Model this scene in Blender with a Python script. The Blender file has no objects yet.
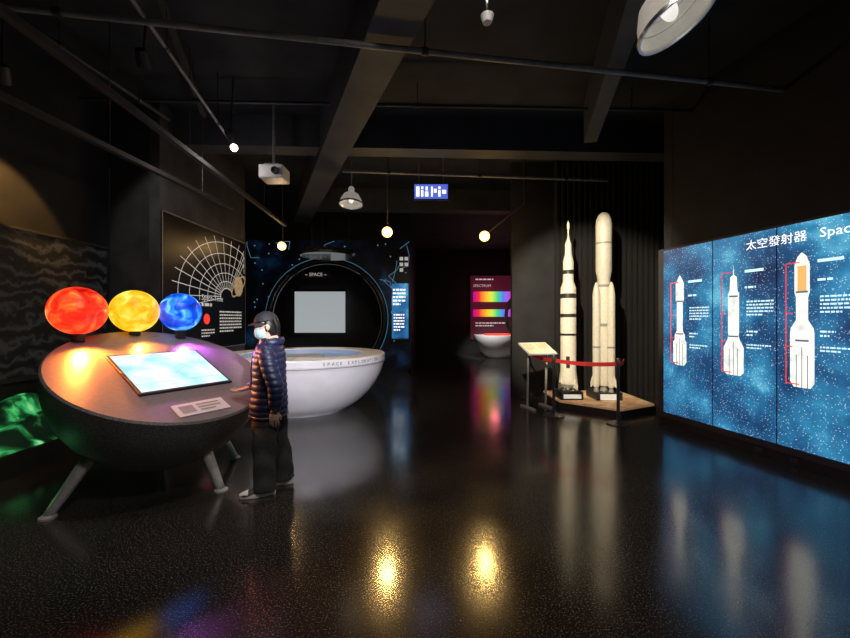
import bpy, bmesh, math, random
from mathutils import Vector, Matrix
random.seed(4)
D=bpy.data; S=bpy.context.scene; COL=S.collection
S.view_settings.view_transform='Standard'
# ---------------------------------------------------------------- materials
def new_mat(name):
    m=D.materials.new(name); m.use_nodes=True
    nt=m.node_tree; b=nt.nodes['Principled BSDF']; return m,nt,b
def mat(name,col,rough=.5,metal=0,emi=None,es=0,noise=0,nscale=12,bump=0,coat=0,col2=None):
    m,nt,b=new_mat(name)
    b.inputs['Base Color'].default_value=(*col,1)
    b.inputs['Roughness'].default_value=rough
    b.inputs['Metallic'].default_value=metal
    b.inputs['Coat Weight'].default_value=coat
    if emi: b.inputs['Emission Color'].default_value=(*emi,1); b.inputs['Emission Strength'].default_value=es
    if noise or bump or col2:
        tc=nt.nodes.new('ShaderNodeTexCoord')
        n=nt.nodes.new('ShaderNodeTexNoise'); n.inputs['Scale'].default_value=nscale; n.inputs['Detail'].default_value=6
        nt.links.new(tc.outputs['Object'],n.inputs['Vector'])
        r=nt.nodes.new('ShaderNodeValToRGB')
        c2=col2 if col2 else tuple(min(1,c*(1+noise)) for c in col)
        c1=col if col2 else tuple(c*(1-noise) for c in col)
        r.color_ramp.elements[0].position=.35; r.color_ramp.elements[1].position=.65
        r.color_ramp.elements[0].color=(*c1,1); r.color_ramp.elements[1].color=(*c2,1)
        nt.links.new(n.outputs['Fac'],r.inputs['Fac']); nt.links.new(r.outputs['Color'],b.inputs['Base Color'])
        if bump:
            bp=nt.nodes.new('ShaderNodeBump'); bp.inputs['Strength'].default_value=bump; bp.inputs['Distance'].default_value=.01
            nt.links.new(n.outputs['Fac'],bp.inputs['Height']); nt.links.new(bp.outputs['Normal'],b.inputs['Normal'])
    return m
def ramp(nt,els):
    r=nt.nodes.new('ShaderNodeValToRGB'); cr=r.color_ramp
    while len(cr.elements)<len(els): cr.elements.new(.5)
    for e,(p,c) in zip(cr.elements,els): e.position=p; e.color=(*c,1)
    return r
def emis_noise(name,els,scale,strength,stars=0,detail=8,distort=0,starscale=30,starsize=.1,base=(.01,.01,.01),rough=.35):
    m,nt,b=new_mat(name)
    tc=nt.nodes.new('ShaderNodeTexCoord'); n=nt.nodes.new('ShaderNodeTexNoise')
    n.inputs['Scale'].default_value=scale; n.inputs['Detail'].default_value=detail; n.inputs['Distortion'].default_value=distort
    nt.links.new(tc.outputs['Object'],n.inputs['Vector'])
    r=ramp(nt,els); nt.links.new(n.outputs['Fac'],r.inputs['Fac']); out=r.outputs['Color']
    if stars:
        v=nt.nodes.new('ShaderNodeTexVoronoi'); v.inputs['Scale'].default_value=starscale
        nt.links.new(tc.outputs['Object'],v.inputs['Vector'])
        sr=ramp(nt,[(0,(1,1,1)),(starsize,(0,0,0))]); nt.links.new(v.outputs['Distance'],sr.inputs['Fac'])
        mx=nt.nodes.new('ShaderNodeMix'); mx.data_type='RGBA'; mx.blend_type='ADD'; mx.inputs[0].default_value=stars
        nt.links.new(out,mx.inputs[6]); nt.links.new(sr.outputs['Color'],mx.inputs[7]); out=mx.outputs[2]
    b.inputs['Base Color'].default_value=(*base,1); b.inputs['Roughness'].default_value=rough
    nt.links.new(out,b.inputs['Emission Color']); b.inputs['Emission Strength'].default_value=strength
    return m
M={}
M['black']=mat('black_paint',(.008,.008,.010),.6,noise=.3,nscale=3)
M['wall']=mat('dark_wall',(.013,.0135,.017),.7,noise=.35,nscale=2.5,bump=.2)
M['wallgrey']=mat('grey_wall',(.045,.045,.052),.7,noise=.35,nscale=2.5,bump=.2)
M['ceil']=mat('ceiling_black',(.018,.021,.028),.8,noise=.4,nscale=2)
M['beam']=mat('beam_paint',(.050,.055,.068),.6,noise=.2,nscale=3)
M['curtain']=mat('curtain_cloth',(.010,.010,.011),.8,noise=.2,nscale=30)
M['pipe']=mat('pipe_paint',(.2,.2,.21),.45,noise=.15)
M['rail']=mat('rail_paint',(.035,.035,.04),.5,noise=.1)
M['metal']=mat('brushed_metal',(.6,.6,.6),.3,1,noise=.1,nscale=40)
M['leg']=mat('leg_painted_metal',(.55,.55,.55),.4,.3,noise=.1,nscale=40)
M['white']=mat('white_plastic',(.75,.75,.78),.35,noise=.03)
M['rocketwhite']=mat('rocket_white',(.82,.77,.66),.4,noise=.05,nscale=20)
M['rocketblack']=mat('rocket_black',(.03,.03,.03),.4,noise=.1)
M['rocketgrey']=mat('rocket_grey',(.35,.33,.3),.4,noise=.1)
M['red']=mat('red_belt',(.55,.02,.02),.6,noise=.1,emi=(.6,.01,.01),es=.05)
M['text']=mat('lit_text',(.8,.8,.8),.5,emi=(1,1,1),es=1.3)
M['textdim']=mat('print_text',(.7,.7,.68),.5,emi=(1,.97,.9),es=.35)
M['cyantext']=mat('cyan_text',(.5,.8,.9),.5,emi=(.65,.92,1),es=1.1)
M['starline']=mat('star_line_print',(.2,.4,.5),.5,emi=(.3,.7,1),es=.25)
M['redline']=mat('red_line',(.8,.05,.03),.5,emi=(1,.05,.03),es=.9)
M['poster']=mat('poster_black',(.006,.006,.007),.35,noise=.2)
M['bulb']=mat('warm_bulb',(1,.8,.5),.3,emi=(1,.58,.14),es=4)
M['bulbw']=mat('white_bulb',(1,1,1),.3,emi=(1,.9,.75),es=6)
# floor
m,nt,b=new_mat('polished_dark_floor'); M['floor']=m
tc=nt.nodes.new('ShaderNodeTexCoord')
n=nt.nodes.new('ShaderNodeTexNoise'); n.inputs['Scale'].default_value=110; n.inputs['Detail'].default_value=4
n2=nt.nodes.new('ShaderNodeTexNoise'); n2.inputs['Scale'].default_value=1.3; n2.inputs['Detail'].default_value=8
for q in (n,n2): nt.links.new(tc.outputs['Object'],q.inputs['Vector'])
r=ramp(nt,[(.35,(.009,.008,.008)),(.56,(.022,.020,.018)),(.70,(.20,.18,.16))]); nt.links.new(n.outputs['Fac'],r.inputs['Fac'])
nt.links.new(r.outputs['Color'],b.inputs['Base Color'])
mr=nt.nodes.new('ShaderNodeMapRange'); mr.inputs[1].default_value=.3; mr.inputs[2].default_value=.7; mr.inputs[3].default_value=.12; mr.inputs[4].default_value=.21
nt.links.new(n2.outputs['Fac'],mr.inputs[0]); nt.links.new(mr.outputs[0],b.inputs['Roughness'])
b.inputs['IOR'].default_value=1.9
bp=nt.nodes.new('ShaderNodeBump'); bp.inputs['Strength'].default_value=.045; bp.inputs['Distance'].default_value=.003
nt.links.new(n.outputs['Fac'],bp.inputs['Height']); nt.links.new(bp.outputs['Normal'],b.inputs['Normal'])
# ---------------------------------------------------------------- geometry helpers
def add(name,me,mats,M4=None,smooth=False):
    ob=D.objects.new(name,me); COL.objects.link(ob)
    for k in (mats if isinstance(mats,(list,tuple)) else [mats]):
        me.materials.append(M[k] if isinstance(k,str) else k)
    if M4 is not None: ob.matrix_basis=M4
    if smooth:
        for p in me.polygons: p.use_smooth=True
    return ob
def mesh(name,vs,fs,mats,M4=None,smooth=False):
    me=D.meshes.new(name); me.from_pydata([tuple(v) for v in vs],[],fs); me.update()
    bm=bmesh.new(); bm.from_mesh(me); bmesh.ops.recalc_face_normals(bm,faces=bm.faces); bm.to_mesh(me); bm.free()
    return add(name,me,mats,M4,smooth)
def flat(name,vs,fs,mats,M4=None):
    me=D.meshes.new(name); me.from_pydata([tuple(v) for v in vs],[],fs); me.update(); return add(name,me,mats,M4)
def box(name,a,b_,mats,M4=None,bev=0):
    x0,y0,z0=a; x1,y1,z1=b_
    vs=[(x0,y0,z0),(x1,y0,z0),(x1,y1,z0),(x0,y1,z0),(x0,y0,z1),(x1,y0,z1),(x1,y1,z1),(x0,y1,z1)]
    fs=[(0,3,2,1),(4,5,6,7),(0,1,5,4),(1,2,6,5),(2,3,7,6),(3,0,4,7)]
    ob=mesh(name,vs,fs,mats,M4)
    if bev:
        md=ob.modifiers.new('b','BEVEL'); md.width=bev; md.segments=3
    return ob
def prism(name,poly,z0,z1,mats,M4=None,bev=0):
    n=len(poly); vs=[(x,y,z0) for x,y in poly]+[(x,y,z1) for x,y in poly]
    fs=[tuple(range(n))[::-1],tuple(range(n,2*n))]+[(i,(i+1)%n,n+(i+1)%n,n+i) for i in range(n)]
    ob=mesh(name,vs,fs,mats,M4)
    if bev:
        md=ob.modifiers.new('b','BEVEL'); md.width=bev; md.segments=2
    return ob
def lathe(name,prof,mats,M4=None,seg=64,smooth=True,matf=None,sharp=True):
    vs=[];fs=[];idx=[]
    for r_,z in prof:
        if r_<1e-6: idx.append([len(vs)]); vs.append((0,0,z))
        else:
            idx.append(list(range(len(vs),len(vs)+seg)))
            for i in range(seg):
                a=2*math.pi*i/seg; vs.append((r_*math.cos(a),r_*math.sin(a),z))
    fm=[]
    for k in range(len(prof)-1):
        A,B=idx[k],idx[k+1]
        for i in range(seg):
            j=(i+1)%seg
            if len(A)==1 and len(B)==1: break
            if len(A)==1: fs.append((A[0],B[i],B[j]))
            elif len(B)==1: fs.append((A[i],A[j],B[0]))
            else: fs.append((A[i],A[j],B[j],B[i]))
            fm.append(k)
    ob=mesh(name,vs,fs,mats,M4,smooth)
    if matf:
        for p,k in zip(ob.data.polygons,fm): p.material_index=matf(k)
    if smooth and sharp:
        ob.data.set_sharp_from_angle(angle=math.radians(35))
    return ob
def T(x,y,z): return Matrix.Translation((x,y,z))
def rot_to(d):
    return Vector((0,0,1)).rotation_difference(Vector(d).normalized()).to_matrix().to_4x4()
def rod(name,p,q,r,mats,seg=16):
    p=Vector(p);q=Vector(q);L=(q-p).length
    return lathe(name,[(0,0),(r,0),(r,L),(0,L)],mats,Matrix.Translation(p)@rot_to(q-p),seg)
def catmull(pts,n=6):
    out=[]; P=[pts[0]]+list(pts)+[pts[-1]]
    for i in range(1,len(P)-2):
        a,b_,c,d=P[i-1],P[i],P[i+1],P[i+2]
        for k in range(n):
            t=k/n
            out.append(tuple(.5*((2*b_[j])+(-a[j]+c[j])*t+(2*a[j]-5*b_[j]+4*c[j]-d[j])*t*t+(-a[j]+3*b_[j]-3*c[j]+d[j])*t**3) for j in range(len(b_))))
    out.append(tuple(pts[-1])); return out
def tube_geo(pts,seg=20,interp=5):
    P=catmull(pts,interp); vs=[];fs=[]
    for i,p in enumerate(P):
        a=Vector(P[max(0,i-1)][:3]); b_=Vector(P[min(len(P)-1,i+1)][:3]); t=(b_-a).normalized()
        ref=Vector((1,0,0)) if abs(t.x)<.8 else Vector((0,1,0))
        u=(ref-t*ref.dot(t)).normalized(); v=t.cross(u)
        for k in range(seg):
            an=2*math.pi*k/seg
            vs.append(Vector(p[:3])+u*max(p[3],.001)*math.cos(an)+v*max(p[4],.001)*math.sin(an))
        if i:
            o=(i-1)*seg
            for k in range(seg): fs.append((o+k,o+(k+1)%seg,o+seg+(k+1)%seg,o+seg+k))
    n=len(P); fs.append(tuple(range(seg))[::-1]); fs.append(tuple(range((n-1)*seg,n*seg)))
    return vs,fs
def tube(name,pts,mats,seg=16,interp=5,M4=None):
    vs,fs=tube_geo(pts,seg,interp); return mesh(name,vs,fs,mats,M4,True)
def fuse(name,geos,voxel,mats,M4=None,smooth_it=3):
    vs=[];fs=[]
    for g in geos:
        o=len(vs); vs+=list(g[0]); fs+=[tuple(i+o for i in f) for f in g[1]]
    tmp=mesh('tmp',vs,fs,[])
    md=tmp.modifiers.new('r','REMESH'); md.mode='VOXEL'; md.voxel_size=voxel; md.use_smooth_shade=True
    sm=tmp.modifiers.new('s','SMOOTH'); sm.factor=.5; sm.iterations=smooth_it
    bpy.context.view_layer.update()
    dg=bpy.context.evaluated_depsgraph_get()
    me=D.meshes.new_from_object(tmp.evaluated_get(dg)); me.name=name
    D.objects.remove(tmp)
    me.materials.clear()
    return add(name,me,mats,M4,True)
def ell_geo(c,r,seg=20,rings=12,R=None):
    vs=[];fs=[]
    for i in range(rings+1):
        th=math.pi*i/rings
        for k in range(seg):
            a=2*math.pi*k/seg
            s=max(math.sin(th),.01)
            v=Vector((r[0]*s*math.cos(a),r[1]*s*math.sin(a),r[2]*math.cos(th)))
            if R: v=R@v
            vs.append(v+Vector(c))
    for i in range(rings):
        for k in range(seg):
            o=i*seg; fs.append((o+k,o+(k+1)%seg,o+seg+(k+1)%seg,o+seg+k))
    fs.append(tuple(range(seg))); fs.append(tuple(range(rings*seg,(rings+1)*seg))[::-1])
    return vs,fs
def ell(name,c,r,mats,M4=None,seg=32,rings=20):
    vs,fs=ell_geo(c,r,seg,rings); return mesh(name,vs,fs,mats,M4,True)
def group(name,loc,parts):
    e=D.objects.new(name,None); COL.objects.link(e); e.location=loc; e.empty_display_size=.2
    for p in parts:
        p.parent=e; p.matrix_parent_inverse=Matrix.Translation(-Vector(loc))
    return e
def text(name,body,size,mats,M4,align='LEFT',sx=1):
    c=D.curves.new(name,'FONT'); c.body=body; c.size=size; c.align_x=align; c.resolution_u=2
    ob=D.objects.new('tmp',c); COL.objects.link(ob); bpy.context.view_layer.update()
    me=D.meshes.new_from_object(ob.evaluated_get(bpy.context.evaluated_depsgraph_get())); D.objects.remove(ob)
    me.materials.clear()
    return add(name,me,mats,M4)
def ribbon(name,lines,w,mats,M4,zoff=0):
    vs=[];fs=[]
    for pts in lines:
        for (x0,y0),(x1,y1) in zip(pts[:-1],pts[1:]):
            d=Vector((x1-x0,y1-y0)); 
            if d.length<1e-6: continue
            d.normalize(); n_=Vector((-d.y,d.x))*w/2; o=len(vs)
            vs+=[(x0-n_.x,y0-n_.y,zoff),(x1-n_.x,y1-n_.y,zoff),(x1+n_.x,y1+n_.y,zoff),(x0+n_.x,y0+n_.y,zoff)]
            fs.append((o,o+1,o+2,o+3))
    return flat(name,vs,fs,mats,M4)
def rects(name,rs,mats,M4,zoff=0):
    vs=[];fs=[]
    for x0,y0,x1,y1 in rs:
        o=len(vs); vs+=[(x0,y0,zoff),(x1,y0,zoff),(x1,y1,zoff),(x0,y1,zoff)]; fs.append((o,o+1,o+2,o+3))
    return flat(name,vs,fs,mats,M4)
def textblock(x,y,w,rows,lh,seed=0):
    rnd=random.Random(seed); out=[]
    for i in range(rows):
        xx=x; end=x+w*(1 if i<rows-1 else .6)
        while xx<end:
            ww=min(end-xx,lh*rnd.uniform(.6,2.2)); out.append((xx,y-i*lh*1.7,xx+ww,y-i*lh*1.7+lh*.75)); xx+=ww+lh*.4
    return out
def frame(o,t):
    t=Vector((t[0],t[1],0)).normalized(); z=Vector((0,0,1)); n_=t.cross(z)
    m4=Matrix.Identity(4)
    for i in range(3): m4[i][0]=t[i]; m4[i][1]=z[i]; m4[i][2]=n_[i]; m4[i][3]=o[i]
    return m4
def wall(name,p,q,z0,z1,mats,th=.15):
    p=Vector((*p,0)); q=Vector((*q,0)); L=(q-p).length
    return box(name,(0,z0,-th),(L,z1,0),mats,frame(p,q-p))
def light(name,kind,loc,power,col=(1,1,1),target=None,size=.05,angle=60,blend=.5):
    l=D.lights.new(name,kind); l.energy=power; l.color=col
    if kind in('POINT','SPOT'): l.shadow_soft_size=size
    if kind=='SPOT': l.spot_size=math.radians(angle); l.spot_blend=blend
    ob=D.objects.new(name,l); COL.objects.link(ob)
    R=Matrix.Identity(4)
    if target is not None: R=(Vector(target)-Vector(loc)).to_track_quat('-Z','Y').to_matrix().to_4x4()
    ob.matrix_basis=Matrix.Translation(loc)@R
    return ob
# ---------------------------------------------------------------- room shell
H=4.6
box('floor',(-6.5,-3.2,-.1),(7,17.3,0),'floor')
box('ceiling',(-6.5,-3.2,H),(7,17.3,H+.1),'ceil')
wall('wall_left',(-4.6,-3),(-4.6,5.6),0,H,'wall')
wall('wall_left_return',(-4.6,5.62),(-3.79,5.5),0,H,'wallgrey')
wall('wall_left_poster',(-3.79,5.5),(-3.74,8.0),0,H,'wallgrey')
wall('wall_left_rear',(-3.74,8.0),(-5.1,10.8),0,H,'black')
wall('wall_corridor_left',(-.4,11.15),(-.4,17),0,H,'black')
wall('wall_far',(-.4,17),(5.2,17),0,H,'black')
wall('wall_corridor_right',(4.6,17),(1.75,7.75),0,H,'black')
wall('wall_right_recess',(4.95,7.6),(4.95,5.8),0,H,'wall')
wall('wall_right_end',(4.95,5.8),(3.50,5.62),0,H,'wall')
wall('wall_right',(3.49,5.62),(5.425,-3.0),0,H,'wall')
wall('wall_rear',(5.4,-3),(-4.6,-3),0,H,'wall')
wall('wall_rocket_recess',(1.72,7.6),(4.95,7.6),0,H,'wall')
vs=[];fs=[]; x=2.55;k=0
while x<4.9:
    vs+=[(x,7.598,0),(x,7.598,H),(x+.03,7.54,0),(x+.03,7.54,H),(x+.07,7.54,0),(x+.07,7.54,H),(x+.1,7.598,0),(x+.1,7.598,H)]
    o=k*8; fs+=[(o,o+2,o+3,o+1),(o+2,o+4,o+5,o+3),(o+4,o+6,o+7,o+5)]; x+=.11;k+=1
mesh('black_pleated_curtain',vs,fs,'curtain')
# arch wall with round opening
AC=(-2.74,1.5); AR=1.62
m4=frame((0,11,0),(1,0))
vs=[];fs=[]; N=96
for i in range(N):
    a=2*math.pi*i/N; c,s=math.cos(a),math.sin(a)
    vs.append((AC[0]+AR*c,max(0,AC[1]+AR*s),0))
for i in range(N):
    a=2*math.pi*i/N; c,s=math.cos(a),math.sin(a)
    tx=((-.4-AC[0])/c) if c>1e-6 else (((-5.1-AC[0])/c) if c<-1e-6 else 1e9)
    ty=((3.75-AC[1])/s) if s>1e-6 else (((0-AC[1])/s) if s<-1e-6 else 1e9)
    t=min(tx,ty); vs.append((AC[0]+t*c,AC[1]+t*s,0))
fs=[(i,(i+1)%N,N+(i+1)%N,N+i) for i in range(N)]
M['starwall']=emis_noise('star_wall',[(.44,(.0004,.0008,.0015)),(.56,(.0015,.004,.012)),(.66,(.006,.03,.075)),(.80,(.03,.12,.22))],1.4,.40,stars=.5,starscale=7,starsize=.05)
aw=mesh('wall_star_arch',vs,fs,'starwall',m4); md=aw.modifiers.new('s','SOLIDIFY'); md.thickness=.15; md.offset=0
box('wall_star_arch_top',(-5.1,10.93,3.75),(-.4,11.07,H),'black')
wall('wall_screen_room_back',(-5.1,13.6),(-.4,13.6),0,H,'black')
wall('wall_screen_room_left',(-5.1,11.1),(-5.1,13.6),0,H,'black')
pts=[]
for i in range(61):
    a=-math.radians(62)+ (math.pi+math.radians(124))*i/60
    pts.append((AC[0]+AR*math.cos(a),10.76,max(.1,AC[1]+AR*math.sin(a)),.10,.09))
M['rim']=mat('arch_rim_gloss',(.015,.016,.02),.25,noise=.1,coat=.5)
M['rimline']=mat('arch_cyan_edge',(.05,.2,.3),.4,emi=(.15,.5,.75),es=.22)
rim=tube('rim_tube',pts,'rim',16,1)
rl_=tube('cyan_edge_line',[(AC[0]+(AR+.09)*math.cos(-.95+(math.pi+1.9)*i/60),10.72,max(.1,AC[1]+(AR+.09)*math.sin(-.95+(math.pi+1.9)*i/60)),.010,.010) for i in range(61)],'rimline',8,1)
group('round_portal_rim',(AC[0],10.76,1.5),[rim,rl_])
lines=[]
rnd=random.Random(3)
for k in range(14):
    x=rnd.choice([rnd.uniform(-5.0,-4.3),rnd.uniform(-1.2,-.5),rnd.uniform(-4,-1)]); y=rnd.uniform(3.2,3.65) if -4.3<x<-1.2 else rnd.uniform(.6,3.6)
    p=[(x,y)]
    for j in range(3): p.append((min(-.45,max(-5.05,p[-1][0]+rnd.uniform(-.3,.3))),min(3.7,p[-1][1]+rnd.uniform(-.05,.35))))
    if all(math.hypot(a-AC[0],b-AC[1])>AR+.15 for a,b in p): lines.append(p)
st=ribbon('lines',lines,.012,'starline',m4,.08)
dots=[]
for k in range(40):
    x=rnd.uniform(-5,-.5); y=rnd.uniform(.5,3.7)
    if math.hypot(x-AC[0],y-AC[1])>AR+.2: dots.append((x,y,x+.035,y+.035))
dt=rects('stars',dots,'starline',m4,.08)
ic=rects('icons',[(-.72,3.0,-.62,3.1),(-.58,3.0,-.48,3.1),(-.72,3.16,-.62,3.26),(-.58,3.16,-.48,3.26),(-.72,2.84,-.62,2.94)],'textdim',m4,.08)
group('wall_star_graphic',(-2.7,10.92,2.5),[st,dt,ic])
M['bluecase']=emis_noise('blue_showcase',[(.3,(.01,.06,.2)),(.5,(.03,.22,.5)),(.7,(.3,.75,1))],2.2,.8)
p1=box('light_box',(-.93,10.82,.95),(-.47,10.90,2.5),'bluecase'); 
p2=rects('caption',textblock(-.90,2.3,.35,5,.06,3)+textblock(-.88,1.6,.3,6,.05,8),'text',frame((0,10.815,0),(1,0)))
p3=box('frame_edge',(-.95,10.82,.9),(-.45,10.90,.95),'rail')
group('blue_lit_showcase',(-.72,10.87,1.7),[p1,p2,p3])
M['screenw']=mat('projector_screen_white',(.7,.72,.75),.8,emi=(.75,.82,.86),es=.42)
a=box('fabric',(-4.47,13.2,1.03),(-2.74,13.23,2.44),'screenw'); 
b=box('frame_top',(-4.53,13.19,2.44),(-2.68,13.25,2.52),'rail'); c=box('frame_bottom',(-4.53,13.19,.97),(-2.68,13.25,1.03),'rail')
d=rod('hanger_left',(-4.35,13.22,2.5),(-4.35,13.22,H),.012,'rail'); e=rod('hanger_right',(-2.85,13.22,2.5),(-2.85,13.22,H),.012,'rail')
group('projection_screen',(-3.6,13.2,1.7),[a,b,c,d,e])
t=text('letters','~ SPACE ~',.13,'textdim',frame((-3.0,10.58,2.68),(1,0)),'CENTER')
bb=box('backing',(-3.4,10.60,2.63),(-2.6,10.62,2.82),'black')
group('portal_title_sign',(-3.0,10.60,2.7),[t,bb])
dc=lathe('disc',[(0,0),(.62,0),(.66,.05),(.62,.12),(0,.12)],'rim',T(-2.27,9.0,2.96),48)
dr=[rod('wire_%d'%i,(-2.27+.5*math.cos(i*2.1),9+.5*math.sin(i*2.1),3.06),(-2.27+.5*math.cos(i*2.1),9+.5*math.sin(i*2.1),H),.005,'rail') for i in range(3)]
group('suspended_disc_canopy',(-2.27,9,3.0),[dc]+dr)
# far corridor exhibit
m,nt,b=new_mat('rainbow_screen'); M['rainbow']=m
tc=nt.nodes.new('ShaderNodeTexCoord'); sp=nt.nodes.new('ShaderNodeSeparateXYZ'); nt.links.new(tc.outputs['Object'],sp.inputs[0])
mr=nt.nodes.new('ShaderNodeMapRange'); mr.inputs[1].default_value=2.1; mr.inputs[2].default_value=3.7; nt.links.new(sp.outputs['X'],mr.inputs[0])
r=ramp(nt,[(0,(.45,.0,.25)),(.16,(.8,.02,.03)),(.33,(1,.4,.02)),(.5,(.6,.8,.05)),(.66,(.05,.6,.2)),(.82,(.08,.2,.9)),(1,(.5,.05,.6))])
nt.links.new(mr.outputs[0],r.inputs['Fac']); nt.links.new(r.outputs['Color'],b.inputs['Emission Color']); b.inputs['Emission Strength'].default_value=1.1; b.inputs['Base Color'].default_value=(.02,.02,.02,1)
a=box('spectrum_upper',(2.1,16.8,2.25),(3.75,16.86,2.70),'rainbow'); b=box('spectrum_lower',(2.1,16.8,1.6),(3.75,16.86,1.92),'rainbow')
M['magenta']=mat('magenta_backlight',(.05,.01,.03),.5,emi=(.45,.04,.12),es=.10)
c=box('backboard',(2.0,16.87,.6),(3.85,16.95,3.4),'magenta')
t=text('caption','SPECTRUM',.16,'textdim',frame((2.1,16.79,2.9),(1,0)))
t3=rects('caption_rows',textblock(2.2,3.2,1.3,1,.08,5)+textblock(2.2,1.3,1.3,2,.07,5),'textdim',frame((0,16.79,0),(1,0)))
rl=light('magenta_lamp','POINT',(2.9,16.0,2.6),12,(1,.15,.22),None,.2)
group('rainbow_spectrum_display',(2.9,16.9,1.8),[a,b,c,t,t3,rl])
a=lathe('bowl',[(.45,0),(.7,.25),(.9,.6),(.95,.8),(.95,.88),(.7,.88),(.7,.8),(0,.8)],'white',T(2.85,15.0,0))
b=lathe('ring',[(.5,.86),(.56,.86),(.56,.92),(.5,.92),(.5,.86)],'redline',T(2.85,15.0,0))
lp=light('counter_lamp','SPOT',(1.9,13.2,2.6),380,(1,.95,.9),(2.8,15,.6),.1,60)
group('round_counter',(2.85,15.0,0),[a,b,lp])
a=tube('arc',[(3.02+.3*math.cos(t*.3),12.9,1.6+.6*math.sin(t*.3),.06,.06) for t in range(3,18)],'white',10,2)
b=rod('post',(3.02,12.9,0),(3.02,12.9,1.05),.05,'white')
group('white_arc_sculpture',(3.02,12.9,0),[a,b])
# ---------------------------------------------------------------- ceiling structure
def beam2(name,p,q,w,z0,z1,mt):
    p=Vector(p);q=Vector(q); t=(q-p).normalized(); L=(q-p).length
    m4=Matrix.Translation((p.x,p.y,0))@Matrix.Rotation(math.atan2(t.y,t.x),4,'Z')
    return box(name,(0,-w/2,z0),(L,w/2,z1),mt,m4)
beam2('ceiling_beam',(.55,1.45),(-3.2,10.0),.40,4.0,H-.002,'beam')
beam2('ceiling_beam',(1.27,1.5),(2.36,5.5),.17,4.02,H-.002,'beam')
beam2('ceiling_beam',(-4.5,5.9),(4.9,6.3),.32,4.12,H-.002,'beam')
beam2('ceiling_beam',(-3,9.2),(4.0,9.5),.3,4.1,H-.002,'beam')
def pipe(name,p,q,r,mt='pipe',hang=3):
    parts=[rod('run',p,q,r,mt)]
    P=Vector(p);Q=Vector(q)
    for i in range(hang):
        x=P.lerp(Q,(i+.5)/hang)
        parts.append(rod('hanger_%d'%(i+1),x,(x.x,x.y,H),.006,'rail',8))
        parts.append(lathe('clamp_%d'%(i+1),[(0,-.03),(r*1.4,-.03),(r*1.4,.03),(0,.03)],'rail',Matrix.Translation(x)@rot_to(Q-P),12))
    return group(name,P,parts)
pipe('ceiling_pipe',(-4.4,2.85,3.95),(4.4,4.20,3.95),.026)
pipe('ceiling_pipe',(-1.4,6.5,4.0),(3.3,6.95,4.0),.025)
pipe('ceiling_pipe',(-2.0,1.55,3.97),(-2.73,5.5,3.97),.018)
pipe('ceiling_pipe',(-3.9,2.5,4.3),(-3.6,5.4,4.3),.03,'rail')
pipe('ceiling_pipe',(-4.4,4.9,4.3),(4.2,5.2,4.3),.02,'rail')
def rail(p,q):
    P=Vector(p);Q=Vector(q); t=(Q-P)
    m4=Matrix.Translation(P)@Matrix.Rotation(math.atan2(t.y,t.x),4,'Z')
    parts=[box('track',(0,-.03,-.025),(t.length,.03,.025),'rail',m4)]
    for i in range(3):
        x=P.lerp(Q,(i+.5)/3); parts.append(rod('hanger_%d'%(i+1),x,(x.x,x.y,H),.006,'rail',8))
    group('lighting_track',P,parts)
rail((-2.55,1.0,3.4),(-2.83,7.8,3.4)); rail((-3.42,1.8,3.25),(-3.05,6.1,3.25)); rail((-1.5,1.2,4.35),(-3.1,5.4,4.35))
M['lampbulb']=mat('lamp_bulb_off_added_glow',(.8,.8,.8),.3,emi=(1,.95,.9),es=.8)  # bulb is off; emission added so it still looks pale
M['lampdish']=mat('lamp_dish',(.5,.48,.44),.3,.5,emi=(1,.93,.8),es=.20,noise=.1)  # unlit dish; emission put into the material as brighter metal sheen
def bay(x,y,z,s,tx=0,ty=0,glow=1):
    m4=T(x,y,z)@Matrix.Rotation(math.radians(tx),4,'X')@Matrix.Rotation(math.radians(ty),4,'Y')@Matrix.Scale(s,4)
    pr=[(.23,0),(.225,.02),(.2,.10),(.15,.19),(.08,.24),(.06,.24),(.06,.33),(.04,.36),(0,.36)]
    a=lathe('reflector',pr,'lampdish',m4); md=a.modifiers.new('s','SOLIDIFY'); md.thickness=.004
    b=lathe('rim',[(.225,-.01),(.24,-.01),(.24,.015),(.225,.015),(.225,-.01)],'metal',m4)
    rg=[lathe('reflector_facet_%d'%i,[(q-.006,h),(q+.004,h),(q+.004,h+.004)],'metal',m4) for i,(q,h) in enumerate(((.19,.09),(.15,.15),(.11,.19)))]
    top=m4@Vector((0,0,.35))
    d=rod('stem',top,(top.x,top.y,H),.012,'pipe')
    e=ell('bulb',(0,0,.1),(.05,.05,.08),'lampbulb',m4,16,10)
    group('high_bay_pendant_lamp',(x,y,z),[a,b,d,e]+rg)
bay(1.40,2.15,3.16,.85,-10,-22); bay(-1.25,6.5,3.44,.85,-8,0)
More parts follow.
